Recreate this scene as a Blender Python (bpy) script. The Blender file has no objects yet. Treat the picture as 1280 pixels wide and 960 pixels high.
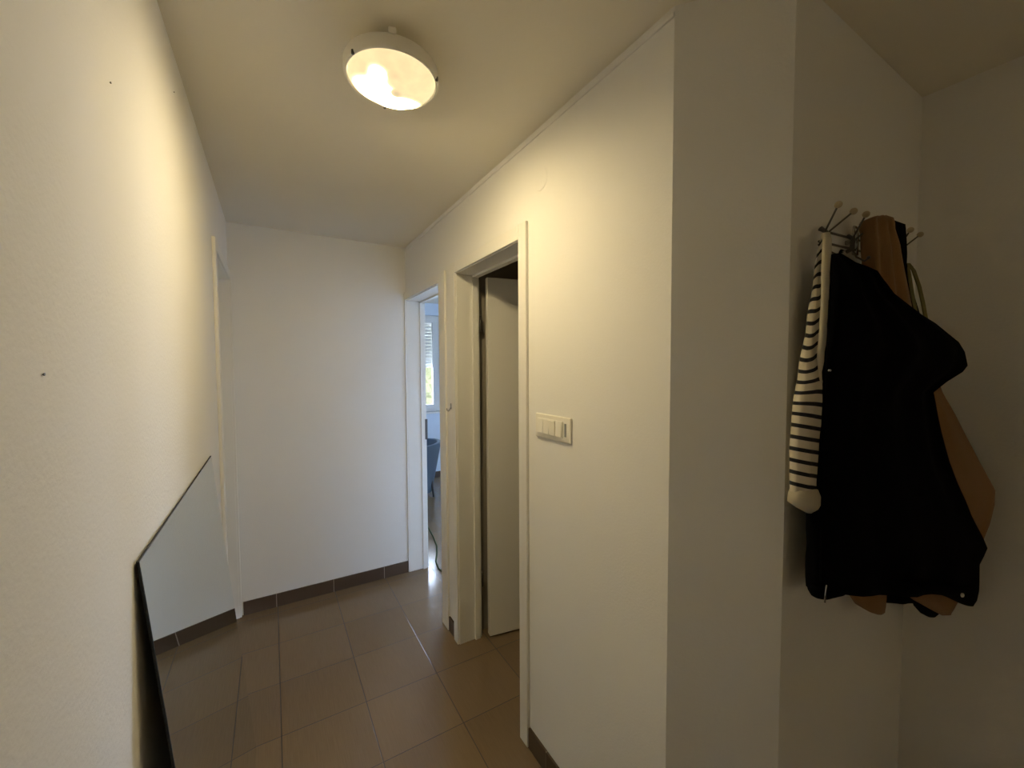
import bpy, bmesh, math, random
from mathutils import Vector, Matrix, noise
random.seed(4)
sc = bpy.context.scene
COL = sc.collection
PI = math.pi

# ------------------------------------------------------------ place dimensions (metres)
W = 1.112            # corridor width: left wall x=-W, right wall x=0, back wall y=0
H = 2.5
YC = -2.388          # end of the right wall (start of the chamfered corner)
XA, YA = 0.177, -2.584   # end of the chamfer, start of the alcove wall
XB = 1.0235          # alcove right wall
YF = -4.7            # wall behind the camera
YW = 2.47            # window wall of the far room
TH = 0.14

# ------------------------------------------------------------ camera
F_PX = 506.24; YAW = 0.5354; PITCH = -0.0430; ROLL = -0.0049
CAM = Vector((-0.8939, -3.0858, 1.5976))
cy_, sy_ = math.cos(YAW), math.sin(YAW); cp_, sp_ = math.cos(PITCH), math.sin(PITCH)
FV = Vector((sy_*cp_, cy_*cp_, sp_)); R0 = Vector((cy_, -sy_, 0)); U0 = R0.cross(FV)
RV = R0*math.cos(ROLL) + U0*math.sin(ROLL); UV_ = U0*math.cos(ROLL) - R0*math.sin(ROLL)
cd = bpy.data.cameras.new('camera'); cam = bpy.data.objects.new('camera', cd); COL.objects.link(cam)
M = Matrix((RV, UV_, -FV)).transposed().to_4x4(); M.translation = CAM
cam.matrix_world = M
cd.sensor_width = 36; cd.lens = 36*F_PX/1280; cd.clip_start = 0.02
sc.camera = cam

def at_y(u, v, y):
    """point of the plane y=const measured in the photograph at pixel u, v"""
    d = FV + RV*((u-640)/F_PX) + UV_*((480-v)/F_PX)
    return CAM + d*((y-CAM.y)/d.y)

# ------------------------------------------------------------ materials
def new_mat(name):
    m = bpy.data.materials.new(name); m.use_nodes = True
    return m, m.node_tree.nodes, m.node_tree.links, m.node_tree.nodes['Principled BSDF']
def pmat(name, col, rough=.6, metal=0, bump=0, scale=80, var=0, spec=.5, sheen=0):
    m, n, l, b = new_mat(name)
    b.inputs['Base Color'].default_value = (*col, 1)
    b.inputs['Roughness'].default_value = rough; b.inputs['Metallic'].default_value = metal
    b.inputs['Specular IOR Level'].default_value = spec
    if sheen: b.inputs['Sheen Weight'].default_value = sheen
    tc = n.new('ShaderNodeTexCoord'); nz = n.new('ShaderNodeTexNoise')
    nz.inputs['Scale'].default_value = scale; nz.inputs['Detail'].default_value = 4
    l.new(tc.outputs['Object'], nz.inputs['Vector'])
    if bump:
        bp = n.new('ShaderNodeBump'); bp.inputs['Strength'].default_value = bump; bp.inputs['Distance'].default_value = .002
        l.new(nz.outputs['Fac'], bp.inputs['Height']); l.new(bp.outputs['Normal'], b.inputs['Normal'])
    if var:
        n2 = n.new('ShaderNodeTexNoise'); n2.inputs['Scale'].default_value = 2.5; n2.inputs['Detail'].default_value = 5
        l.new(tc.outputs['Object'], n2.inputs['Vector'])
        mr = n.new('ShaderNodeMapRange'); mr.inputs['To Min'].default_value = 1-var; mr.inputs['To Max'].default_value = 1+var
        l.new(n2.outputs['Fac'], mr.inputs['Value'])
        hv = n.new('ShaderNodeHueSaturation'); hv.inputs['Color'].default_value = (*col, 1)
        l.new(mr.outputs['Result'], hv.inputs['Value']); l.new(hv.outputs['Color'], b.inputs['Base Color'])
    return m

WALL = pmat('wall_paint', (.80, .79, .765), .85, bump=.35, scale=140, var=.03, spec=.2)
CEIL = pmat('ceiling_paint', (.79, .745, .64), .9, bump=.25, scale=60, var=.03, spec=.2)
FRAME = pmat('door_frame_lacquer', (.78, .765, .72), .5, bump=.05, scale=30)
LEAF = pmat('door_leaf_lacquer', (.76, .74, .69), .4, bump=.05, scale=30)
PLAST = pmat('switch_plastic', (.80, .77, .68), .35)
GREYP = pmat('grey_plastic', (.25, .25, .24), .4)
WHITE = pmat('white_metal', (.80, .77, .70), .4)
CHROME = pmat('chrome', (.62, .62, .62), .18, metal=1)
STEEL = pmat('dark_steel_wire', (.12, .11, .10), .35, metal=.8)
DARK = pmat('dark_backing', (.012, .012, .012), .7)
BALL = pmat('wooden_ball', (.46, .38, .25), .5, bump=.2)
BLACKF = pmat('black_coat_fabric', (.002, .002, .0028), .95, bump=.4, scale=400, spec=.05)
NAVYF = pmat('dark_jacket_fabric', (.006, .006, .010), .95, bump=.4, scale=400, spec=.05)
CAMEL = pmat('camel_coat_wool', (.27, .15, .068), .95, bump=.8, scale=500, var=.12, spec=.1, sheen=.1)
OLIVE = pmat('olive_webbing', (.20, .18, .08), .9, bump=.5, scale=500, spec=.1)
CREAM = pmat('cream_jersey', (.50, .45, .34), .9, bump=.4, scale=400, spec=.1)
CHAIRF = pmat('grey_blue_upholstery', (.09, .12, .15), .9, bump=.5, scale=300)
CORDM = pmat('cord_rubber', (.035, .05, .015), .9, spec=.1)
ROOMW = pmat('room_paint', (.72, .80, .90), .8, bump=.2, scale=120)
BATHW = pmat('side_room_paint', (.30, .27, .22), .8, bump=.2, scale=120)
LEAFY = pmat('hedge_leaves', (.075, .068, .020), .8, bump=1, scale=12, var=.3)
STONE = pmat('outdoor_paving', (.4, .4, .38), .9, bump=.3)

def mirror_mat():
    m, n, l, b = new_mat('mirror_silver')
    b.inputs['Base Color'].default_value = (.80, .86, .84, 1); b.inputs['Metallic'].default_value = 1
    b.inputs['Roughness'].default_value = .012
    return m
MIRROR = mirror_mat()

def tile_mat(name, axis=None, off=0.0, joint=(.10, .075, .055), rough=.13, base=(.195, .138, .084)):
    """glazed brown tile; floor (axis None) on the measured grid, or skirting along one axis"""
    m, n, l, b = new_mat(name)
    tc = n.new('ShaderNodeTexCoord'); sp = n.new('ShaderNodeSeparateXYZ'); l.new(tc.outputs['Object'], sp.inputs[0])
    def line(out, o, T, w):
        a = n.new('ShaderNodeMath'); a.operation = 'SUBTRACT'; l.new(sp.outputs[out], a.inputs[0]); a.inputs[1].default_value = o - 50*T
        d = n.new('ShaderNodeMath'); d.operation = 'DIVIDE'; l.new(a.outputs[0], d.inputs[0]); d.inputs[1].default_value = T
        f = n.new('ShaderNodeMath'); f.operation = 'FRACT'; l.new(d.outputs[0], f.inputs[0])
        p = n.new('ShaderNodeMath'); p.operation = 'PINGPONG'; l.new(f.outputs[0], p.inputs[0]); p.inputs[1].default_value = .5
        # distance to the joint in metres
        q = n.new('ShaderNodeMath'); q.operation = 'MULTIPLY'; l.new(p.outputs[0], q.inputs[0]); q.inputs[1].default_value = T
        r = n.new('ShaderNodeMapRange'); r.interpolation_type = 'SMOOTHSTEP'
        r.inputs['From Min'].default_value = w*.55; r.inputs['From Max'].default_value = w
        r.inputs['To Min'].default_value = 1; r.inputs['To Max'].default_value = 0
        l.new(q.outputs[0], r.inputs['Value']); return r.outputs['Result'], d.outputs[0]
    if axis is None:
        g1, i1 = line('X', -.898, .3526, .0026); g2, i2 = line('Y', -.0836, .3451, .0026)
        mx = n.new('ShaderNodeMath'); mx.operation = 'MAXIMUM'; l.new(g1, mx.inputs[0]); l.new(g2, mx.inputs[1]); g = mx.outputs[0]
        c = n.new('ShaderNodeCombineXYZ')
        for k, i in enumerate((i1, i2)):
            fl = n.new('ShaderNodeMath'); fl.operation = 'FLOOR'; l.new(i, fl.inputs[0]); l.new(fl.outputs[0], c.inputs[k])
        wn = n.new('ShaderNodeTexWhiteNoise'); l.new(c.outputs[0], wn.inputs['Vector']); rnd = wn.outputs['Value']
    else:
        g, i1 = line(axis, off, .3526, .0028)
        fl = n.new('ShaderNodeMath'); fl.operation = 'FLOOR'; l.new(i1, fl.inputs[0])
        wn = n.new('ShaderNodeTexWhiteNoise'); wn.noise_dimensions = '1D'; l.new(fl.outputs[0], wn.inputs['W']); rnd = wn.outputs['Value']
    mp = n.new('ShaderNodeMapping'); mp.inputs['Scale'].default_value = (260, 9, 20); l.new(tc.outputs['Object'], mp.inputs[0])
    nz = n.new('ShaderNodeTexNoise'); nz.inputs['Scale'].default_value = 1; nz.inputs['Detail'].default_value = 3; l.new(mp.outputs[0], nz.inputs['Vector'])
    add = n.new('ShaderNodeMath'); add.operation = 'MULTIPLY_ADD'; l.new(rnd, add.inputs[0]); add.inputs[1].default_value = .12; add.inputs[2].default_value = .80
    ad2 = n.new('ShaderNodeMath'); ad2.operation = 'MULTIPLY_ADD'; l.new(nz.outputs['Fac'], ad2.inputs[0]); ad2.inputs[1].default_value = .28; l.new(add.outputs[0], ad2.inputs[2])
    hv = n.new('ShaderNodeHueSaturation'); hv.inputs['Color'].default_value = (*base, 1); l.new(ad2.outputs[0], hv.inputs['Value'])
    mix = n.new('ShaderNodeMix'); mix.data_type = 'RGBA'; l.new(g, mix.inputs[0]); l.new(hv.outputs[0], mix.inputs[6]); mix.inputs[7].default_value = (*joint, 1)
    l.new(mix.outputs[2], b.inputs['Base Color'])
    rr = n.new('ShaderNodeMapRange'); l.new(g, rr.inputs['Value']); rr.inputs['To Min'].default_value = rough; rr.inputs['To Max'].default_value = .55
    l.new(rr.outputs[0], b.inputs['Roughness'])
    hh = n.new('ShaderNodeMath'); hh.operation = 'MULTIPLY_ADD'; l.new(g, hh.inputs[0]); hh.inputs[1].default_value = -1
    n3 = n.new('ShaderNodeMath'); n3.operation = 'MULTIPLY'; l.new(nz.outputs['Fac'], n3.inputs[0]); n3.inputs[1].default_value = .06
    l.new(n3.outputs[0], hh.inputs[2])
    bp = n.new('ShaderNodeBump'); bp.inputs['Strength'].default_value = .5; bp.inputs['Distance'].default_value = .0005
    l.new(hh.outputs[0], bp.inputs['Height']); l.new(bp.outputs[0], b.inputs['Normal'])
    return m
FLOORM = tile_mat('floor_tiles', joint=(.045, .032, .022))
SK_X = tile_mat('skirting_tiles_across', 'X', -.905, joint=(.38, .33, .28), rough=.3, base=(.085, .055, .036))
SK_Y = tile_mat('skirting_tiles_along', 'Y', -1.84, joint=(.22, .19, .15), rough=.3, base=(.075, .05, .032))

def stripe_mat():
    m, n, l, b = new_mat('striped_jersey')
    uv = n.new('ShaderNodeUVMap'); sp = n.new('ShaderNodeSeparateXYZ'); l.new(uv.outputs[0], sp.inputs[0])
    f = n.new('ShaderNodeMath'); f.operation = 'FRACT'; l.new(sp.outputs['Y'], f.inputs[0])
    r = n.new('ShaderNodeMapRange'); r.interpolation_type = 'SMOOTHSTEP'; l.new(f.outputs[0], r.inputs['Value'])
    p = n.new('ShaderNodeMath'); p.operation = 'PINGPONG'; l.new(sp.outputs['Y'], p.inputs[0]); p.inputs[1].default_value = .5
    l.new(p.outputs[0], r.inputs['Value'])
    r.inputs['From Min'].default_value = .15; r.inputs['From Max'].default_value = .19
    mx = n.new('ShaderNodeMix'); mx.data_type = 'RGBA'; l.new(r.outputs[0], mx.inputs[0])
    mx.inputs[6].default_value = (.008, .008, .012, 1); mx.inputs[7].default_value = (.60, .54, .42, 1)
    l.new(mx.outputs[2], b.inputs['Base Color']); b.inputs['Roughness'].default_value = .9
    return m
STRIPE = stripe_mat()

def glass_mat():
    m, n, l, b = new_mat('window_glass'); n.remove(b)
    t = n.new('ShaderNodeBsdfTransparent'); g = n.new('ShaderNodeBsdfGlossy'); g.inputs['Roughness'].default_value = .01
    f = n.new('ShaderNodeFresnel'); f.inputs['IOR'].default_value = 1.45
    mx = n.new('ShaderNodeMixShader'); l.new(f.outputs[0], mx.inputs[0]); l.new(t.outputs[0], mx.inputs[1]); l.new(g.outputs[0], mx.inputs[2])
    l.new(mx.outputs[0], n['Material Output'].inputs[0]); return m
GLASS = glass_mat()

def frost_mat():
    m, n, l, b = new_mat('fill_frosted_glass'); n.remove(b)
    t = n.new('ShaderNodeBsdfTranslucent'); t.inputs[0].default_value = (.38, .30, .19, 1)  # warm tint sets the colour of the added alcove fill light
    g = n.new('ShaderNodeBsdfDiffuse'); g.inputs[0].default_value = (.8, .8, .8, 1)
    mx = n.new('ShaderNodeMixShader'); mx.inputs[0].default_value = .4; l.new(t.outputs[0], mx.inputs[1]); l.new(g.outputs[0], mx.inputs[2])
    l.new(mx.outputs[0], n['Material Output'].inputs[0]); return m
FROST = frost_mat()
LAMP_COL = (1.0, .79, .42)
def lamp_glass(strength):
    """lit ribbed glass diffuser: gives off light, brighter where the two bulbs sit behind it"""
    m, n, l, b = new_mat('lit_diffuser_glass')
    tc = n.new('ShaderNodeTexCoord'); sp = n.new('ShaderNodeSeparateXYZ'); l.new(tc.outputs['Object'], sp.inputs[0])
    def blob(x, y, s, amp):
        v = n.new('ShaderNodeVectorMath'); v.operation = 'DISTANCE'; l.new(tc.outputs['Object'], v.inputs[0]); v.inputs[1].default_value = (x, y, -.098)
        r = n.new('ShaderNodeMapRange'); r.interpolation_type = 'SMOOTHERSTEP'; l.new(v.outputs['Value'], r.inputs['Value'])
        r.inputs['From Min'].default_value = 0; r.inputs['From Max'].default_value = s
        r.inputs['To Min'].default_value = amp; r.inputs['To Max'].default_value = 0; return r.outputs[0]
    def op(kind, a, c):
        q = n.new('ShaderNodeMath'); q.operation = kind
        for k, t in enumerate((a, c)):
            if isinstance(t, (int, float)): q.inputs[k].default_value = t
            else: l.new(t, q.inputs[k])
        return q.outputs[0]
    hot = op('ADD', op('ADD', blob(-.042, .032, .088, .80), blob(.042, .070, .084, 1.0)), blob(-.050, -.045, .045, .35))
    dim = op('ADD', blob(.012, .000, .026, 1.6), blob(-.010, -.060, .024, .6))
    hot = op('POWER', op('MAXIMUM', op('SUBTRACT', hot, dim), 0.0), 3.0)
    wv = n.new('ShaderNodeTexNoise'); wv.inputs['Scale'].default_value = 28; l.new(tc.outputs['Object'], wv.inputs['Vector'])
    base = op('ADD', op('MULTIPLY', wv.outputs['Fac'], .30), .72)
    base = op('SUBTRACT', base, op('MULTIPLY', dim, .22))
    s2 = n.new('ShaderNodeMath'); s2.operation = 'ADD'; l.new(base, s2.inputs[0]); l.new(op('MULTIPLY', hot, strength), s2.inputs[1])
    b.inputs['Emission Color'].default_value = (*LAMP_COL, 1); l.new(s2.outputs[0], b.inputs['Emission Strength'])
    b.inputs['Base Color'].default_value = (.3, .28, .22, 1); b.inputs['Roughness'].default_value = .25
    return m
LAMPG = lamp_glass(590)

# ------------------------------------------------------------ mesh helpers
def BM(): return bmesh.new()
def box(bm, x0, x1, y0, y1, z0, z1):
    vs = [bm.verts.new((x, y, z)) for x in (x0, x1) for y in (y0, y1) for z in (z0, z1)]
    for f in ((0, 1, 3, 2), (4, 6, 7, 5), (0, 4, 5, 1), (2, 3, 7, 6), (0, 2, 6, 4), (1, 5, 7, 3)): bm.faces.new([vs[i] for i in f])
    return vs
def prism(bm, pts, z0, z1):
    a = [bm.verts.new((x, y, z0)) for x, y in pts]; b = [bm.verts.new((x, y, z1)) for x, y in pts]
    bm.faces.new(a[::-1]); bm.faces.new(b); n = len(pts)
    for i in range(n): bm.faces.new((a[i], a[(i+1) % n], b[(i+1) % n], b[i]))
def tube(bm, pts, r, n=10, caps=True, flat=1.0):
    pts = [Vector(p) for p in pts]; rings = []
    rs = r if isinstance(r, (list, tuple)) else [r]*len(pts)
    prev = None
    for i, p in enumerate(pts):
        t = (pts[min(i+1, len(pts)-1)] - pts[max(i-1, 0)]).normalized()
        if prev is None:
            a = Vector((0, 0, 1)) if abs(t.z) < .9 else Vector((1, 0, 0)); u = t.cross(a).normalized()
        else: u = (prev - t*prev.dot(t)).normalized()
        prev = u; w = t.cross(u)
        rings.append([bm.verts.new(p + (u*math.cos(2*PI*k/n) + w*math.sin(2*PI*k/n)*flat)*rs[i]) for k in range(n)])
    for a, b in zip(rings, rings[1:]):
        for k in range(n): bm.faces.new((a[k], a[(k+1) % n], b[(k+1) % n], b[k]))
    if caps: bm.faces.new(rings[0][::-1]); bm.faces.new(rings[-1])
def lathe(bm, prof, n=48, c=(0, 0, 0)):
    rings = []
    for r, z in prof:
        if r < 1e-6: rings.append([bm.verts.new((c[0], c[1], c[2]+z))])
        else: rings.append([bm.verts.new((c[0]+r*math.cos(2*PI*k/n), c[1]+r*math.sin(2*PI*k/n), c[2]+z)) for k in range(n)])
    for a, b in zip(rings, rings[1:]):
        for k in range(n):
            f = [a[k % len(a)], a[(k+1) % n % len(a)], b[(k+1) % n % len(b)], b[k % len(b)]]
            u = []
            for v in f:
                if v not in u: u.append(v)
            if len(u) > 2: bm.faces.new(u)
def ball(bm, c, r, sx=1, sy=1, sz=1):
    v = bmesh.ops.create_uvsphere(bm, u_segments=20, v_segments=12, radius=r)['verts']
    for p in v: p.co = Vector((p.co.x*sx, p.co.y*sy, p.co.z*sz)) + Vector(c)
def obj(name, bm, mat, parent=None, smooth=False, bevel=0, origin=None):
    bmesh.ops.recalc_face_normals(bm, faces=bm.faces)
    if origin is None and parent is not None: origin = Vector((0, 0, 0))
    me = bpy.data.meshes.new(name)
    if origin: bmesh.ops.translate(bm, verts=bm.verts, vec=-Vector(origin))
    bm.to_mesh(me); bm.free(); me.materials.append(mat)
    if smooth:
        for p in me.polygons: p.use_smooth = True
    o = bpy.data.objects.new(name, me); COL.objects.link(o)
    if origin: o.location = origin
    if parent is not None:
        o.parent = parent
        o.location = Vector((0, 0, 0))
    if bevel:
        b = o.modifiers.new('bevel', 'BEVEL'); b.width = bevel; b.segments = 2; b.limit_method = 'ANGLE'
    return o
def wobj(name, bm, mat, parent, **k):
    """part modelled in world coordinates under a parent that stands at its own base"""
    root = parent; off = Vector((0, 0, 0))
    while root is not None: off += root.location; root = root.parent
    bmesh.ops.translate(bm, verts=bm.verts, vec=-off)
    return obj(name, bm, mat, parent, **k)
def tag(o, label=None, cat=None, group=None, kind=None):
    if label: o['label'] = label
    if cat: o['category'] = cat
    if group: o['group'] = group
    if kind: o['kind'] = kind
    return o
def thing(name, loc, label, cat, group=None):
    e = bpy.data.objects.new(name, None); COL.objects.link(e); e.location = loc; e.empty_display_size = .05
    return tag(e, label, cat, group)
def struct(name, bm, mat, label, cat, **k):
    return tag(obj(name, bm, mat, **k), label, cat, kind='structure')
def sempty(name, loc, label, cat):
    e = thing(name, loc, label, cat); e['kind'] = 'structure'; return e

# ------------------------------------------------------------ the setting
b = BM(); box(b, -W-1.2, 3.6, YF-.1, YW+.1, -.1, 0)
struct('floor', b, FLOORM, 'glossy brown tiled floor of the corridor and side rooms', 'floor')
b = BM(); box(b, -W-1.2, 3.6, YF-.1, YW+.1, H, H+.1)
struct('ceiling', b, CEIL, 'plain off-white painted ceiling over the corridor', 'ceiling')

# left wall with the recessed doorway at its far end
LJ0, LJ1, LT = -.735, -.028, 2.14
b = BM()
box(b, -W-.16, -W, YF, LJ0-.02, 0, H); box(b, -W-.16, -W, LJ0-.02, TH, LT+.02, H); box(b, -W-.16, -W, LJ1+.02, TH, 0, LT+.02)
struct('wall_left', b, WALL, 'long warm-lit wall on the left, mirror leaning on it', 'wall')
# back wall
b = BM(); box(b, -W, TH, 0, .12, 0, H)
struct('wall_back', b, WALL, 'pale end wall between the left door and the bright doorway', 'wall')
# right wall, two openings
D1N, D1F, D1T = -.727, -.014, 2.101      # bright doorway
D2N, D2F, D2T = -1.650, -.982, 2.112     # doorway with the open leaf
b = BM()
box(b, 0, TH, YC-.0, D2N-.02, 0, H); box(b, 0, TH, D2N-.02, D2F+.02, D2T+.02, H)
box(b, 0, TH, D2F+.02, D1N-.02, 0, H); box(b, 0, TH, D1N-.02, 0, D1T+.02, H)
struct('wall_right', b, WALL, 'cream-lit right wall holding the light switch and two doorways', 'wall')
b = BM(); prism(b, [(0, YC), (XA, YA), (XA+.14, YA+.06), (.14, YC+.06), (.14, YC)], 0, H)
struct('wall_corner', b, WALL, 'angled wall face between the right wall and the dark alcove', 'wall')
b = BM(); box(b, XA, XB+.12, YA, YA+.12, 0, H)
struct('wall_alcove', b, WALL, 'dim alcove wall behind the hanging coats', 'wall')
b = BM(); box(b, XB, XB+.12, YF, YA, 0, H)
struct('wall_alcove_side', b, WALL, 'dim wall at the far right of the alcove', 'wall')
FX0, FX1, FZ0, FZ1 = .10, .80, 1.2, 2.0  # opening for the added fill window
b = BM(); box(b, -W-.16, FX0, YF-.1, YF, 0, H); box(b, FX1, XB+.12, YF-.1, YF, 0, H); box(b, FX0, FX1, YF-.1, YF, 0, FZ0); box(b, FX0, FX1, YF-.1, YF, FZ1, H)
struct('wall_front', b, WALL, 'plain wall closing the hall behind the viewer', 'wall')
# side room behind the ajar leaf
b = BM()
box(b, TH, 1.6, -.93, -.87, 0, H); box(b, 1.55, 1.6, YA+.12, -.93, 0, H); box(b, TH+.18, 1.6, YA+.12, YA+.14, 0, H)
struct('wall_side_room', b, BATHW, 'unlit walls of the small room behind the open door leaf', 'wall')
# far bright room
WX0, WX1, WZ0, WZ1 = .15, 1.20, .96, 2.33
BX0, BX1, BZ1 = 1.45, 3.35, 2.35  # opening for the added balcony door
b = BM()
box(b, .02, WX0, YW, YW+.14, 0, H); box(b, WX1, BX0, YW, YW+.14, 0, H); box(b, BX1, 3.55, YW, YW+.14, 0, H); box(b, BX0, BX1, YW, YW+.14, BZ1, H); box(b, BX0, BX1, YW, YW+.14, 0, .03)
box(b, WX0, WX1, YW, YW+.14, 0, WZ0); box(b, WX0, WX1, YW, YW+.14, WZ1, H)
box(b, 3.5, 3.6, -.87, YW, 0, H); box(b, TH, 3.5, -.87, -.85, 0, H); box(b, .02, TH, .12, YW, 0, H)
struct('wall_room', b, ROOMW, 'white walls of the bright room seen through the far doorway', 'wall')

# thin bead under the ceiling on the right wall
b = BM(); box(b, -.007, 0, YC-.003, 0, H-.028, H-.017)
struct('trim_1', b, WALL, 'thin plaster bead just under the ceiling on the right wall', 'trim', bevel=.002)

# skirting tiles
SK = .088
def skirt(name, x0, x1, y0, y1, mat, label):
    b = BM(); box(b, x0, x1, y0, y1, 0, SK)
    o = struct(name, b, mat, label, 'skirting', bevel=.0015)
    return o
skirt('baseboard_back', -W+.022, -.016, -.010, 0, SK_X, 'brown tile skirting along the end wall')
skirt('baseboard_right', -.010, 0, YC, -1.716, SK_Y, 'brown tile skirting under the light switch')
skirt('baseboard_middle', -.010, 0, -.918, -.832, SK_Y, 'short brown tile skirting between the two doorways')
skirt('baseboard_left', -W, -W+.010, YF, -.81, SK_Y, 'brown tile skirting behind the leaning mirror')
b = BM(); prism(b, [(0, YC), (XA, YA), (XA-.004, YA-.010), (-.010, YC-.003)], 0, SK)
struct('baseboard_corner', b, SK_X, 'brown tile skirting at the angled wall face', 'skirting')
skirt('baseboard_alcove', XA, XB, YA-.010, YA, SK_X, 'brown tile skirting under the hanging coats')
skirt('baseboard_room', .14, BX0, YW-.010, YW, SK_X, 'brown tile skirting under the window of the bright room')

# ------------------------------------------------------------ doorways
def doorway(name, label, x_in, sgn, yn, yf, top, cn, cf, ct, depth, far_thin=False):
    """x_in wall face; sgn +1 opening recedes to +x. yn/yf inner edges, cn/cf casing outer edges"""
    root = sempty(name, (x_in, (yn+yf)/2, 0), label, 'doorway')
    f = lambda a, c: (min(a, c), max(a, c))
    def bx(bm, xa, xb, *r): xs = f(x_in+sgn*xa, x_in+sgn*xb); box(bm, xs[0], xs[1], *r)
    p = .014
    for nm, (y0, y1) in (('jamb', (yn-.02, yn)), ('jamb', (yf, yf+.02 if not far_thin else yf+.012))):
        b = BM(); bx(b, -.002, depth, y0, y1, 0, top+.02)
        s = .012 if y1 == yn else -.012
        ys = f(y1 if s > 0 else y0, (y1 if s > 0 else y0)+s)
        bx(b, depth*.28, depth*.30+.004, ys[0]*1, ys[1], 0, top) if False else bx(b, depth-.045, depth-.012, ys[0], ys[1], 0, top)
        wobj(nm, b, FRAME, root, bevel=.0015)
    b = BM(); bx(b, -.002, depth, yn, yf, top, top+.02); bx(b, depth-.045, depth-.012, yn, yf, top-.012, top)
    wobj('head_jamb', b, FRAME, root, bevel=.0015)
    # casing: near upright, far upright, head
    b = BM(); bx(b, -p, 0, cn, yn-.004, 0, ct); wobj('casing', b, FRAME, root, bevel=.003)
    b = BM(); bx(b, -p, 0, yf+.004 if not far_thin else yf+.001, cf, 0, ct); wobj('casing', b, FRAME, root, bevel=.003 if not far_thin else .001)
    b = BM(); bx(b, -p, 0, yn-.004, yf+.004 if not far_thin else yf+.001, top+.004, ct); wobj('casing', b, FRAME, root, bevel=.003)
    return root
d1 = doorway('door_1', 'open white doorway at the far right corner, bright blue daylight behind', 0, 1, D1N, D1F, D1T, -.828, -.001, 2.162, TH+.004, True)
b = BM(); box(b, TH-.012, TH+.007, D1F-.0155, D1F-.0125, 1.03, 1.19); box(b, TH-.008, TH+.003, D1F-.018, D1F-.015, 1.05, 1.09); box(b, TH-.008, TH+.003, D1F-.018, D1F-.015, 1.12, 1.16)
tag(wobj('strike_plate', b, STEEL, d1), 'dark metal strike plate')
d2 = doorway('door_2', 'white-framed doorway left of the light switch with a leaf standing open inside', 0, 1, D2N, D2F, D2T, -1.713, -.921, 2.176, TH-.002)
# leaf swung into the side room, hinged on the far jamb
dirv = Vector((.18, -.030, 0)).normalized(); nrm = Vector((dirv.y, -dirv.x, 0))
p0 = Vector((.176, -.985, 0)); b = BM()
def leafbox(bm, s0, s1, t0, t1, z0, z1):
    q = [p0+dirv*s+nrm*t for s, t in ((s0, t0), (s1, t0), (s1, t1), (s0, t1))]
    prism(bm, [(v.x, v.y) for v in q], z0, z1)
leafbox(b, 0, .655, 0, .04, .012, D2T-.008)
lf = wobj('door_leaf', b, LEAF, d2, bevel=.003)
for z in (.30, 1.80):
    b = BM(); tube(b, [(TH+.006, D2F+.004, z), (TH+.006, D2F+.004, z+.09)], .007, 12); wobj('hinge', b, STEEL, d2, smooth=True)
b = BM(); c = p0+dirv*.60+nrm*.04
tube(b, [c+Vector((0, 0, 1.10)), c+nrm*.05+Vector((0, 0, 1.10)), c+nrm*.055-dirv*.015+Vector((0, 0, 1.10)), c+nrm*.055-dirv*.12+Vector((0, 0, 1.10))], .008, 12)
wobj('handle', b, CHROME, d2, smooth=True)
# left doorway
d3 = doorway('door_3', 'white-framed doorway in the left wall, right beside the end wall', -W, -1, LJ0, LJ1, LT, -.80, -.001, 2.195, .15)
b = BM(); box(b, -W-.145, -W-.105, LJ0+.002, LJ1-.002, .01, LT-.014); wobj('door_leaf', b, LEAF, d3, bevel=.002)
b = BM(); tube(b, [(-W-.105, LJ0+.07, 1.08), (-W-.06, LJ0+.07, 1.08), (-W-.055, LJ0+.085, 1.08), (-W-.055, LJ0+.18, 1.08)], .008, 12); wobj('handle', b, CHROME, d3, smooth=True)

# ------------------------------------------------------------ window of the far room
win = sempty('window_1', ((WX0+WX1)/2, YW, WZ0), 'white window with blinds in the bright room beyond the far doorway', 'window')
def rect_frame(bm, x0, x1, z0, z1, w, y0, y1):
    box(bm, x0, x1, y0, y1, z0, z0+w); box(bm, x0, x1, y0, y1, z1-w, z1)
    box(bm, x0, x0+w, y0, y1, z0+w, z1-w); box(bm, x1-w, x1, y0, y1, z0+w, z1-w)
b = BM(); rect_frame(b, WX0, WX1, WZ0, WZ1, .045, YW+.03, YW+.09); wobj('window_frame', b, FRAME, win, bevel=.003)
for x0, x1 in ((WX0+.045, .672), (.678, WX1-.045)):
    b = BM(); rect_frame(b, x0, x1, WZ0+.045, WZ1-.045, .055, YW+.02, YW+.07); s = wobj('sash', b, FRAME, win, bevel=.003)
    b = BM(); box(b, x0+.05, x1-.05, YW+.044, YW+.048, WZ0+.1, WZ1-.1); wobj('pane', b, GLASS, s)
b = BM(); box(b, .70, .722, YW+.005, YW+.02, 1.55, 1.62); box(b, .706, .716, YW-.012, YW+.005, 1.49, 1.60); wobj('window_handle', b, CHROME, win)
b = BM(); box(b, WX0-.02, WX1+.02, YW-.05, YW+.03, WZ0-.025, WZ0); wobj('window_sill', b, FRAME, win, bevel=.004)
bl = thing('roller_shutter', ((WX0+WX1)/2, YW+.12, 1.66), 'slatted white roller shutter half lowered outside the room window', 'shutter')
b = BM(); z = WZ1
while z > 1.66:
    box(b, WX0+.01, WX1-.01, YW+.105, YW+.114, z-.0445, z-.002); z -= .046
wobj('slats', b, FRAME, bl, bevel=.003)
b = BM(); box(b, WX0+.01, WX1-.01, YW+.10, YW+.118, z-.045, z-.006); wobj('bottom_rail', b, FRAME, bl, bevel=.003)
w3 = sempty('fill_window', ((FX0+FX1)/2, YF, FZ0), 'small frosted fill window added in the wall behind the viewer to light the alcove', 'window')  # unseen window, added so daylight fills the alcove
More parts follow.
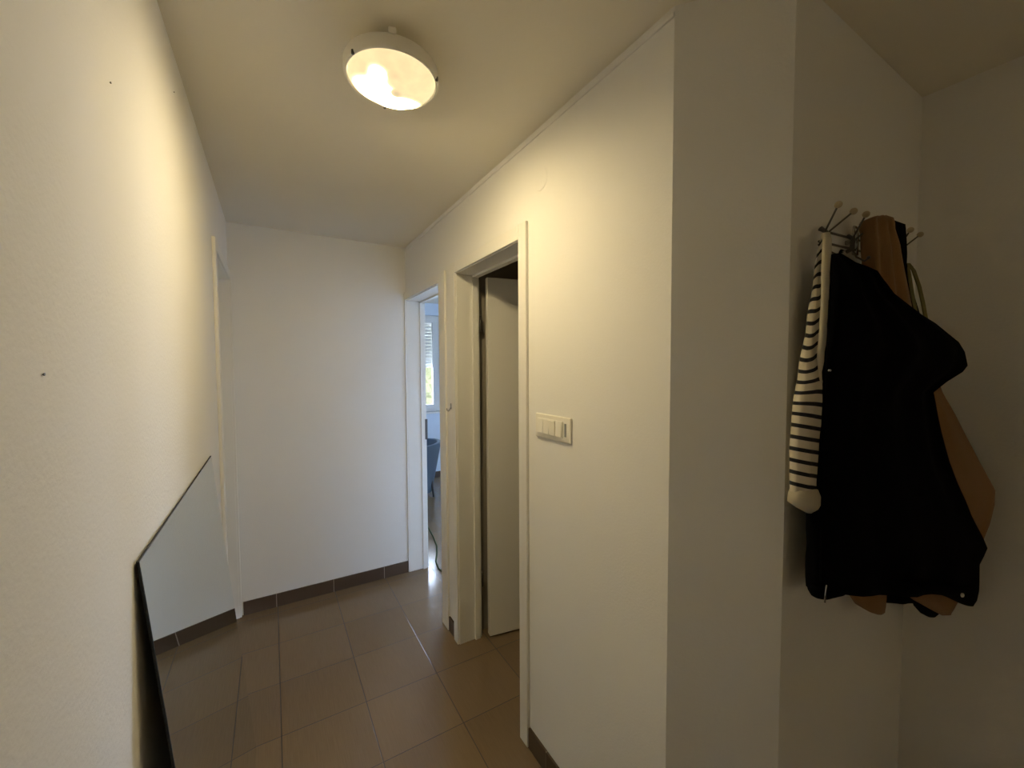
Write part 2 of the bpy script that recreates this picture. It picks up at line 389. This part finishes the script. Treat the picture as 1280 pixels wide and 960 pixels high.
b = BM(); rect_frame(b, FX0, FX1, FZ0, FZ1, .04, YF-.07, YF-.02); s = wobj('sash', b, FRAME, w3, bevel=.003)
b = BM(); box(b, FX0+.03, FX1-.03, YF-.05, YF-.046, FZ0+.03, FZ1-.03); wobj('pane', b, FROST, s)
# unseen balcony door round the corner, added to brighten the far room
w2 = sempty('fill_balcony_door', ((BX0+BX1)/2, YW, 0), 'wide glazed balcony door added out of view, right of the shuttered window, for extra daylight', 'window')
for x0, x1 in ((BX0, (BX0+BX1)/2), ((BX0+BX1)/2, BX1)):
    b = BM(); rect_frame(b, x0, x1, .03, BZ1, .07, YW+.03, YW+.08); s = wobj('sash', b, FRAME, w2, bevel=.003)
    b = BM(); box(b, x0+.06, x1-.06, YW+.053, YW+.057, .09, BZ1-.06); wobj('pane', b, GLASS, s)
# outside
b = BM(); bmesh.ops.create_icosphere(b, subdivisions=5, radius=1)
for v in b.verts:
    d = 1 + .22*noise.noise(v.co*3) + .10*noise.noise(v.co*11)
    v.co = Vector((v.co.x*1.5*d+2.0, v.co.y*.6*d+6.2, v.co.z*1.5*d+1.5))
tag(obj('hedge', b, LEAFY, origin=Vector((2.0, 6.2, 0))), 'yellow-green hedge outside the room window', 'hedge')
b = BM(); box(b, -6, 10, YW+.14, 14, -.2, -.02)
struct('terrace', b, STONE, 'pale paving outside the room window', 'paving')

# ------------------------------------------------------------ chair and cord in the bright room
ch = thing('armchair', (.62, 1.80, 0), 'grey-blue upholstered tub chair in the bright room, just behind the door jamb', 'chair')
def tub(bm, cx, cy, r0, r1, z0, z1, a0, a1, th, n=28, m=8):
    out, inn = [], []
    for j in range(m+1):
        t = j/m; r = r0+(r1-r0)*t; z = z0+(z1-z0)*t
        out.append([bm.verts.new((cx+(r)*math.cos(a0+(a1-a0)*k/n), cy+r*.95*math.sin(a0+(a1-a0)*k/n), z+.03*t*math.cos(PI*(k/n-.5)))) for k in range(n+1)])
        inn.append([bm.verts.new((cx+(r-th)*math.cos(a0+(a1-a0)*k/n), cy+(r-th)*.95*math.sin(a0+(a1-a0)*k/n), z+.03*t*math.cos(PI*(k/n-.5)))) for k in range(n+1)])
    for g in (out, inn):
        for j in range(m):
            for k in range(n): bm.faces.new((g[j][k], g[j][k+1], g[j+1][k+1], g[j+1][k]))
    for j in (0, m):
        for k in range(n): bm.faces.new((out[j][k], out[j][k+1], inn[j][k+1], inn[j][k]))
    for k in (0, n):
        for j in range(m): bm.faces.new((out[j][k], out[j+1][k], inn[j+1][k], inn[j][k]))
b = BM(); tub(b, .0, 0, .19, .31, .05, .645, -2.2, 2.2, .05); o = obj('backrest', b, CHAIRF, ch, smooth=True, bevel=.012)
b = BM(); lathe(b, [(0, .30), (.19, .30), (.215, .33), (.225, .40), (.20, .44), (0, .45)]); obj('seat', b, CHAIRF, ch, smooth=True)
for ax, ay in ((.14, .13), (.14, -.13), (-.13, .13), (-.13, -.13)):
    b = BM(); tube(b, [(ax, ay, .32), (ax*1.15, ay*1.15, 0)], [.018, .011], 12); obj('leg', b, STEEL, ch, smooth=True)
b = BM(); tube(b, [(.36, .95, .006), (.41, .84, .006), (.40, .72, .006), (.37, .50, .006), (.33, .30, .006), (.27, .14, .006), (.225, .04, .006), (.20, -.1, .006), (.24, -.3, .006)], .0065, 10)
tag(obj('floor_cable', b, CORDM, smooth=True, origin=Vector((.24, .06, 0))), 'thin dark green cable lying on the bright floor beyond the far doorway', 'cable')

# ------------------------------------------------------------ ceiling lamp
LC = Vector((-.573, -1.877, H))
lamp = thing('ceiling_lamp', LC, 'round white ceiling lamp with glowing glass disc', 'lamp')
b = BM(); lathe(b, [(0, -.001), (.070, -.001), (.074, -.004), (.074, -.050), (0, -.050)], 64); obj('mounting_base', b, WHITE, lamp, smooth=True, bevel=.001)
b = BM(); lathe(b, [(0, -.040), (.118, -.040), (.1275, -.043), (.1315, -.050), (.1315, -.072), (.130, -.079), (.126, -.082), (.1225, -.080), (.1215, -.074), (.121, -.052), (0, -.050)], 96)
rim = obj('housing_rim', b, WHITE, lamp, smooth=True)
b = BM(); lathe(b, [(0, -.110), (.02, -.1096), (.045, -.1078), (.07, -.1040), (.09, -.0985), (.105, -.092), (.115, -.085), (.1205, -.0765), (.1205, -.070), (0, -.066)], 96)
obj('glass_diffuser', b, LAMPG, lamp, smooth=True)
for a in (-2.69, -.59, 1.5):
    b = BM(); c = Vector((.1295*math.cos(a), .1295*math.sin(a), -.0795))
    tube(b, [c+Vector((0, 0, .006)), c-Vector((0, 0, .0035))], .0042, 12); obj('screw', b, STEEL, lamp, smooth=False)
b = BM(); a = -1.83; box(b, -.010, .010, -.006, .006, -.046, -.030)
for v in b.verts: v.co = Matrix.Rotation(a+PI/2, 3, 'Z') @ v.co + Vector((.120*math.cos(a), .128*math.sin(a), 0))
obj('clip', b, PLAST, lamp, bevel=.002)

# ------------------------------------------------------------ light switch panel
SY0, SY1, SZ0, SZ1 = -1.990, -1.772, 1.326, 1.417
sw = thing('light_switch', (0, (SY0+SY1)/2, SZ0), 'cream four-rocker light switch panel on the right wall', 'light switch')
b = BM(); box(b, -.009, 0, SY0, SY1, SZ0, SZ1); wobj('plate', b, PLAST, sw, bevel=.004)
b = BM(); rect = (SY0+.042, SY1-.018, SZ0+.016, SZ1-.016); box(b, -.0125, -.008, rect[0], rect[1], rect[2], rect[3]); wobj('insert', b, PLAST, sw, bevel=.001)
n = 4; wd = (rect[1]-rect[0]-.004)/n
for k in range(n):
    y0 = rect[0]+.002+k*wd; b = BM(); vs = box(b, -.0165, -.012, y0+.0012, y0+wd-.0012, rect[2]+.003, rect[3]-.003)
    for v in vs:
        if v.co.x < -.013 and v.co.z > (SZ0+SZ1)/2: v.co.x += .003 if k != 1 else -.001
    wobj('rocker', b, PLAST, sw, bevel=.0008)
# grey dim strip beside the rockers
b = BM(); box(b, -.0105, -.008, SY0+.024, SY0+.034, rect[2]+.006, rect[3]-.006); tag(wobj('side_slot', b, GREYP, sw, bevel=.001), 'narrow grey slot')

# round painted-over junction cover, high on the right wall
b = BM(); cy, cz, r = -1.803, 2.302, .040
vs0 = []; vs1 = []
for k in range(48):
    a = 2*PI*k/48; vs0.append(b.verts.new((-.0002, cy+r*math.cos(a), cz+r*math.sin(a)))); vs1.append(b.verts.new((-.0016, cy+(r-.0012)*math.cos(a), cz+(r-.0012)*math.sin(a))))
b.faces.new(vs1)
for k in range(48): b.faces.new((vs0[k], vs0[(k+1) % 48], vs1[(k+1) % 48], vs1[k]))
tag(obj('junction_cover', b, WALL, origin=Vector((0, cy, cz-r))), 'round painted-over junction cover high on the right wall', 'wall cover')
# little hook between the doorways
hk = thing('wall_hook', (0, -.885, 1.34), 'tiny grey metal hook on the wall between the two doorways', 'hook')
b = BM(); box(b, -.004, 0, -.895, -.875, 1.352, 1.385); wobj('hook_plate', b, GREYP, hk, bevel=.002)
b = BM(); tube(b, [(-.003, -.885, 1.365), (-.010, -.885, 1.350), (-.018, -.885, 1.342), (-.026, -.885, 1.347), (-.028, -.885, 1.358)], .003, 10); wobj('hook_arm', b, GREYP, hk, smooth=True)
# nails left in the left wall
def on_left(u, v):
    d = FV + RV*((u-640)/F_PX) + UV_*((480-v)/F_PX); return CAM + d*((-W-CAM.x)/d.x)
for (u, v), lab in (((137, 103), 'small nail high on the left wall, left of the ceiling edge'), ((217, 115), 'small nail in the left wall close below the ceiling edge'), ((53, 468), 'small nail halfway up the left wall, nearest the viewer')):
    p = on_left(u, v); b = BM(); tube(b, [p-Vector((.002, 0, 0)), p+Vector((.0015, 0, 0))], .0008, 8); tube(b, [p+Vector((.001, 0, 0)), p+Vector((.002, 0, 0))], .0016, 10)
    tag(obj('nail', b, STEEL, origin=p), lab, 'nail', 'nails in the left wall')

# ------------------------------------------------------------ leaning mirror
mr = thing('leaning_mirror', (-.99, -1.64, 0), 'large frameless mirror leaning against the left wall', 'mirror')
top = Vector((-W+.006, 0, 1.256)); bot = Vector((-.990, 0, 0)); dv = (top-bot).normalized(); nv = Vector((dv.z, 0, -dv.x)).normalized()
def slab(bm, y0, y1, t0, t1, e=0):
    q = []
    for base, s in ((bot, e), (top, -e)):
        for t in (t0, t1):
            for y in (y0, y1): q.append(bm.verts.new(Vector((0, y, 0)) + base + dv*s + nv*t))
    for f in ((0, 1, 3, 2), (4, 6, 7, 5), (0, 4, 5, 1), (2, 3, 7, 6), (0, 2, 6, 4), (1, 5, 7, 3)): bm.faces.new([q[i] for i in f])
b = BM(); slab(b, -2.143, -1.139, -.0025, .0012); wobj('mirror_backing', b, DARK, mr)
b = BM(); slab(b, -2.1405, -1.1415, 0.0008, .0015, .0015); wobj('mirror_glass', b, MIRROR, mr)

# ------------------------------------------------------------ coat rack
HUBS = [.290, .445, .600, .755]
rz = lambda x: (x-.29)*.04
rk = thing('coat_rack', (.52, YA, 1.88), 'wire wall coat rack with pairs of ball-tipped pegs above the coats', 'coat rack')
for dz in (1.931, 1.903):
    b = BM(); tube(b, [(.275, YA-.018, dz+rz(.275)), (.77, YA-.018, dz+rz(.77))], .0028, 10); wobj('rail', b, STEEL, rk, smooth=True)
for x in (.472, .735):
    b = BM()
    zc = 1.925+rz(x)
    for s in (-1, 1): tube(b, [(x+s*.012, YA-.022, zc-.036), (x+s*.012, YA-.022, zc+.036)], .0032, 10)
    for s in (-1, 1): tube(b, [(x-.012, YA-.022, zc+s*.036), (x+.012, YA-.022, zc+s*.036)], .0032, 10)
    tube(b, [(x, YA-.02, zc), (x, YA+.001, zc)], .006, 12)
    wobj('wall_bracket', b, CHROME, rk, smooth=True)
for i, x in enumerate(HUBS):
    z = rz(x)
    b = BM(); tube(b, [(x, YA-.012, 1.895+z), (x, YA-.024, 1.900+z), (x, YA-.026, 1.925+z), (x, YA-.014, 1.938+z)], .0055, 12); wobj('hub', b, STEEL, rk, smooth=True)
    for s in (-1, 1):
        tip = Vector((x+s*.041, -2.65, 1.970+z))
        b = BM(); tube(b, [(x+s*.003, YA-.022, 1.918+z), (x+s*.010, YA-.03, 1.928+z), tuple(tip)], .0022, 8); pg = wobj('peg', b, STEEL, rk, smooth=True)
        b = BM(); ball(b, tip, .0080); wobj('ball_tip', b, BALL, pg, smooth=True)
    b = BM(); tube(b, [(x, YA-.022, 1.905+z), (x, YA-.035, 1.876+z), (x, YA-.052, 1.862+z), (x, YA-.060, 1.868+z)], .0024, 8); pg = wobj('lower_hook', b, STEEL, rk, smooth=True)
    b = BM(); ball(b, (x, YA-.060, 1.869+z), .0042); wobj('ball_tip', b, STEEL if i else CHROME, pg, smooth=True)

# ------------------------------------------------------------ garments: real cloth bodies lofted between measured edges
def loft(bm, rows, th, folds=3, famp=.006, n=28, seed=0, step=6, uvscale=None, vphase=0, taper=.6, wave=0):
    """rows: (v, uL, uR, yL, yR[, thickness factor]); sections are flattened ovals with folds"""
    R = [r if len(r) == 6 else (*r, 1.0) for r in rows]
    fine = []
    for a, c in zip(R, R[1:]):
        k = max(1, int((c[0]-a[0])/step))
        for i in range(k): fine.append(tuple(a[j]+(c[j]-a[j])*i/k for j in range(6)))
    fine.append(R[-1])
    uvl = bm.loops.layers.uv.new('UVMap') if uvscale else None
    rings = []; vv = []
    for (v, uL, uR, yL, yR, tf) in fine:
        uL2 = uL + wave*noise.noise(Vector((v*.03, seed, 0))); uR2 = uR + wave*noise.noise(Vector((v*.03, seed+9, 0)))
        A, B = at_y(uL2, v, yL), at_y(uR2, v, yR); d = B-A; dn = Vector((d.x, d.y, 0)).normalized(); nn = Vector((dn.y, -dn.x, 0))  # towards viewer
        wdt = d.length; T = min(th*tf, wdt*taper)
        ring = []
        for k in range(n):
            a = 2*PI*k/n; s = .5-.5*math.cos(a); side = math.sin(a)
            prof = abs(side)**.55*(1 if side >= 0 else -1)
            f = famp*math.sin(folds*2*PI*s + seed + .9*math.sin(v*.012+seed) + v*.004)*min(1, wdt/.15)*abs(side)**.5
            f += famp*.7*noise.noise(Vector((s*4, v*.012, seed*3.1)))*abs(side)
            ring.append(bm.verts.new(A + d*s + nn*(prof*T*.5 + f)))
        rings.append(ring); vv.append(v)
    def face(vs, vals):
        f = bm.faces.new(vs)
        if uvl:
            for lp, val in zip(f.loops, vals): lp[uvl].uv = (0, (val-vphase)/uvscale)
    for j, (a, c) in enumerate(zip(rings, rings[1:])):
        for k in range(n):
            k2 = (k+1) % n
            if uvscale:
                sk = lambda q, w: w + 2.5*math.cos(2*PI*q/n) + (max(0, min(1, (520-w)/60))*(1.6*math.sin(w*.035+q*.45)-6*math.cos(2*PI*q/n)))
                face((a[k], a[k2], c[k2], c[k]), (sk(k, vv[j]), sk(k+1, vv[j]), sk(k+1, vv[j+1]), sk(k, vv[j+1])))
            else: face((a[k], a[k2], c[k2], c[k]), None)
    face(rings[0][::-1], [vv[0]]*n); face(rings[-1], [vv[-1]]*n)

# black coat
bc = thing('black_coat', (.45, -2.70, .98), 'large black coat hanging in front of all the other clothes', 'coat')
b = BM()
loft(b, [(318, 1039, 1049, -2.645, -2.650, .4), (330, 1037, 1064, -2.645, -2.665, .6), (342, 1036, 1090, -2.645, -2.69, .8), (352, 1036, 1093, -2.645, -2.69), (370, 1035, 1108, -2.645, -2.70),
         (386, 1034, 1132, -2.645, -2.715), (405, 1032, 1162, -2.645, -2.74), (428, 1031, 1190, -2.645, -2.765), (440, 1030, 1198, -2.645, -2.775, .9), (457, 1029, 1205, -2.645, -2.787, .6), (465, 1028, 1199, -2.645, -2.785, .6),
         (477, 1027, 1176, -2.642, -2.765, .9), (490, 1026, 1158, -2.642, -2.75), (510, 1024, 1161, -2.640, -2.752), (540, 1021, 1167, -2.640, -2.758), (575, 1019, 1177, -2.640, -2.765), (610, 1017, 1191, -2.638, -2.775),
         (640, 1015, 1204, -2.636, -2.785), (665, 1014, 1218, -2.636, -2.793), (682, 1013.5, 1226, -2.635, -2.797, .9), (692, 1013, 1222, -2.635, -2.795, .9), (702, 1013, 1216, -2.635, -2.79), (725, 1013, 1216, -2.635, -2.79), (736, 1013, 1217, -2.635, -2.79, .9)],
     .075, folds=3.5, famp=.007, n=48, seed=1.3, wave=1.2)
wobj('coat_body', b, BLACKF, bc, smooth=True)
# the hem drops lower at both ends
b = BM(); loft(b, [(730, 1013, 1060, -2.637, -2.668), (740, 1014, 1052, -2.637, -2.665, .8), (746, 1017, 1034, -2.638, -2.650, .5)], .05, folds=1, famp=.002, n=24, seed=2); wobj('hem', b, BLACKF, bc, smooth=True)
b = BM(); loft(b, [(728, 1130, 1217, -2.745, -2.79), (737, 1158, 1217, -2.757, -2.79), (748, 1188, 1215, -2.775, -2.789, .8), (755, 1202, 1212, -2.782, -2.788, .5)], .05, folds=1, famp=.002, n=24, seed=3); wobj('hem', b, BLACKF, bc, smooth=True)
def offs(u, v, y, r=0): return at_y(u, v, y)
b = BM(); tube(b, [at_y(1049, 322, -2.65), at_y(1050, 316, -2.652), at_y(1051.5, 313, -2.650), at_y(1054, 314, -2.642)], .0028, 8); tag(wobj('hanging_loop', b, BLACKF, bc, smooth=True), 'short loop at the neck')
b = BM()
tube(b, [at_y(1037, 375, -2.656), at_y(1034, 440, -2.657), at_y(1031, 530, -2.657), at_y(1027, 640, -2.656), at_y(1025, 738, -2.654)], .0022, 8)
wobj('zip', b, BLACKF, bc, smooth=True)
b = BM(); ball(b, at_y(1037, 463, -2.672), .0032, 1.6, 1, 1); tag(wobj('stud', b, CHROME, bc, smooth=True), 'small silver stud')
b = BM(); tube(b, [at_y(1033, 731, -2.668), at_y(1031.5, 742, -2.668), at_y(1031, 753, -2.668)], [.0018, .0012, .0020], 8); tag(wobj('zip_pull', b, CHROME, bc, smooth=True), 'small silver zip pull')
b = BM(); c = at_y(1203, 744, -2.825); ball(b, c, .0062, 1, .5, .8); tag(wobj('snap_button', b, PLAST, bc, smooth=True), 'pale round snap button')

# camel coat behind it
cc = thing('camel_coat', (.60, -2.68, .95), 'camel brown wool coat hanging behind the black coat', 'coat')
b = BM()
loft(b, [(271, 1091, 1104, -2.640, -2.650, .5), (276, 1080, 1110, -2.635, -2.655, .8), (290, 1081, 1113, -2.63, -2.658), (310, 1082, 1119, -2.63, -2.665), (350, 1083, 1128, -2.63, -2.675), (385, 1084, 1136, -2.63, -2.685), (430, 1080, 1148, -2.62, -2.70),
         (470, 1075, 1168, -2.61, -2.725), (490, 1072, 1176, -2.61, -2.735), (540, 1070, 1203, -2.61, -2.765), (590, 1066, 1229, -2.61, -2.788), (612, 1064, 1241, -2.61, -2.793), (630, 1064, 1240, -2.61, -2.793), (655, 1064, 1233, -2.61, -2.790), (690, 1063, 1218, -2.61, -2.782), (735, 1062, 1200, -2.61, -2.765)],
     .055, folds=3, famp=.007, n=44, seed=4.1, wave=1)
wobj('coat_body', b, CAMEL, cc, smooth=True)
b = BM(); loft(b, [(726, 1061, 1105, -2.615, -2.655), (745, 1064, 1105, -2.615, -2.655), (756, 1071, 1105, -2.62, -2.655, .8), (764, 1085, 1104, -2.635, -2.653, .6), (768, 1097, 1103, -2.642, -2.652, .4)], .04, folds=1.5, famp=.003, n=24, seed=5); wobj('front_panel', b, CAMEL, cc, smooth=True)
b = BM(); loft(b, [(722, 1118, 1196, -2.67, -2.745), (738, 1128, 1196, -2.675, -2.745), (750, 1142, 1194, -2.685, -2.743, .9), (760, 1160, 1191, -2.70, -2.742, .7), (769, 1178, 1188, -2.72, -2.738, .4)], .04, folds=2, famp=.004, n=24, seed=6); wobj('front_panel', b, CAMEL, cc, smooth=True)

# dark jacket behind the camel coat
dj = thing('dark_jacket', (.72, -2.66, .95), 'near-black jacket seen as a thin strip right of the camel coat', 'jacket')
b = BM()
loft(b, [(276, 1106, 1114, -2.645, -2.650, .6), (282, 1104, 1127, -2.640, -2.655), (300, 1106, 1129, -2.630, -2.650), (330, 1110, 1132, -2.618, -2.648), (370, 1114, 1141, -2.618, -2.655), (410, 1116, 1152, -2.618, -2.66), (480, 1112, 1156, -2.612, -2.655),
         (600, 1108, 1165, -2.608, -2.65), (700, 1105, 1165, -2.606, -2.64), (745, 1104, 1162, -2.606, -2.64), (753, 1106, 1155, -2.606, -2.638, .6)],
     .030, folds=2, famp=.003, n=32, seed=7.7)
wobj('jacket_body', b, NAVYF, dj, smooth=True)
b = BM(); loft(b, [(735, 1136, 1182, -2.652, -2.690), (758, 1144, 1180, -2.655, -2.688), (767, 1152, 1172, -2.663, -2.680, .7), (771, 1160, 1168, -2.668, -2.676, .4)], .022, folds=1, famp=.001, n=24, seed=8); wobj('sleeve_end', b, NAVYF, dj, smooth=True)

# olive bag strap on the last hook
st = thing('bag_strap', (.78, -2.63, 1.6), 'olive green strap loop hanging from the rightmost hook', 'strap')
def ribbon(bm, pts, w, t):
    L = [at_y(*p) for p in pts]; side = Vector((.94, -.34, 0)); up = Vector((.34, .94, 0))
    rings = [[bm.verts.new(p+side*a*w/2+up*c*t/2) for a, c in ((-1, -1), (1, -1), (1, 1), (-1, 1))] for p in L]
    for a, c in zip(rings, rings[1:]):
        for k in range(4): bm.faces.new((a[k], a[(k+1) % 4], c[(k+1) % 4], c[k]))
    bm.faces.new(rings[0][::-1]); bm.faces.new(rings[-1])
b = BM(); ribbon(b, [(1134, 330, -2.652), (1137, 345, -2.656), (1140, 365, -2.66), (1145, 390, -2.664), (1150, 420, -2.667), (1155, 460, -2.667)], .010, .003); wobj('strap_band', b, OLIVE, st)
b = BM(); ribbon(b, [(1135, 329, -2.648), (1142, 338, -2.652), (1149, 358, -2.658), (1154, 380, -2.663), (1158, 402, -2.666), (1160, 430, -2.667), (1160, 460, -2.667)], .013, .003); wobj('strap_band', b, OLIVE, st)

# striped shirt on the left
ss = thing('striped_shirt', (.25, -2.64, 1.2), 'cream long-sleeved shirt with black stripes, left of the black coat', 'shirt')
b = BM()
loft(b, [(294, 1027, 1031, -2.615, -2.62, .5), (306, 1024, 1030, -2.615, -2.622), (330, 1019, 1028, -2.615, -2.625), (360, 1015, 1026, -2.615, -2.628), (400, 1009, 1023, -2.615, -2.63), (440, 1004, 1022, -2.615, -2.63), (470, 1001, 1025, -2.615, -2.632),
         (500, 996, 1024, -2.615, -2.635), (530, 993.5, 1022, -2.615, -2.635), (560, 991, 1021, -2.615, -2.635), (590, 990.5, 1020, -2.615, -2.635), (622, 992, 1019, -2.615, -2.635, .8)],
     .035, folds=1.5, famp=.004, n=28, seed=2.2, uvscale=14.6, vphase=504.5, step=3, wave=1.5)
wobj('sleeve', b, STRIPE, ss, smooth=True)
b = BM(); loft(b, [(610, 991, 1020, -2.613, -2.638, .9), (618, 989, 1023, -2.612, -2.640), (628, 988, 1023, -2.612, -2.640), (635, 997, 1022, -2.618, -2.640, .9), (641, 1008, 1018, -2.625, -2.636, .5)], .042, folds=1, famp=.003, n=24, seed=1); tag(wobj('cuff', b, CREAM, ss, smooth=True), 'plain cream cuff')
b = BM(); loft(b, [(291, 1029, 1036, -2.630, -2.634, .5), (300, 1029, 1038.5, -2.632, -2.640), (330, 1028, 1038, -2.636, -2.644), (370, 1027, 1036, -2.638, -2.646), (410, 1025, 1034, -2.638, -2.646), (450, 1022, 1032, -2.638, -2.646), (490, 1023, 1029, -2.638, -2.644)], .022, folds=1, famp=.002, n=20, seed=5); tag(wobj('shirt_facing', b, CREAM, ss, smooth=True), 'plain cream facing beside the stripes')

# ------------------------------------------------------------ light: daylight through the window and two added fill openings, the rest from the lamp
w = bpy.data.worlds.new('sky'); sc.world = w; w.use_nodes = True
bg = w.node_tree.nodes['Background']; bg.inputs[0].default_value = (.60, .74, 1.0, 1); bg.inputs[1].default_value = 28.0
pl = bpy.data.lights.new('window_portal', 'AREA'); pl.shape = 'RECTANGLE'; pl.size = WX1-WX0; pl.size_y = WZ1-WZ0; pl.cycles.is_portal = True
po = bpy.data.objects.new('window_portal', pl); COL.objects.link(po); po.location = ((WX0+WX1)/2, YW+.16, (WZ0+WZ1)/2)
po.rotation_euler = (-PI/2, 0, 0)
pl2 = bpy.data.lights.new('fill_door_portal', 'AREA'); pl2.shape = 'RECTANGLE'; pl2.size = BX1-BX0; pl2.size_y = BZ1; pl2.cycles.is_portal = True
p2 = bpy.data.objects.new('fill_door_portal', pl2); COL.objects.link(p2); p2.location = ((BX0+BX1)/2, YW+.16, BZ1/2); p2.rotation_euler = (-PI/2, 0, 0)
sc.view_settings.view_transform = 'Standard'; sc.view_settings.look = 'None'; sc.view_settings.gamma = 1; sc.view_settings.use_curve_mapping = False
sc.view_settings.exposure = 0.15
sc.cycles.caustics_reflective = True
sc.cycles.max_bounces = 14; sc.cycles.diffuse_bounces = 8; sc.cycles.glossy_bounces = 8
sc.cycles.blur_glossy = .1
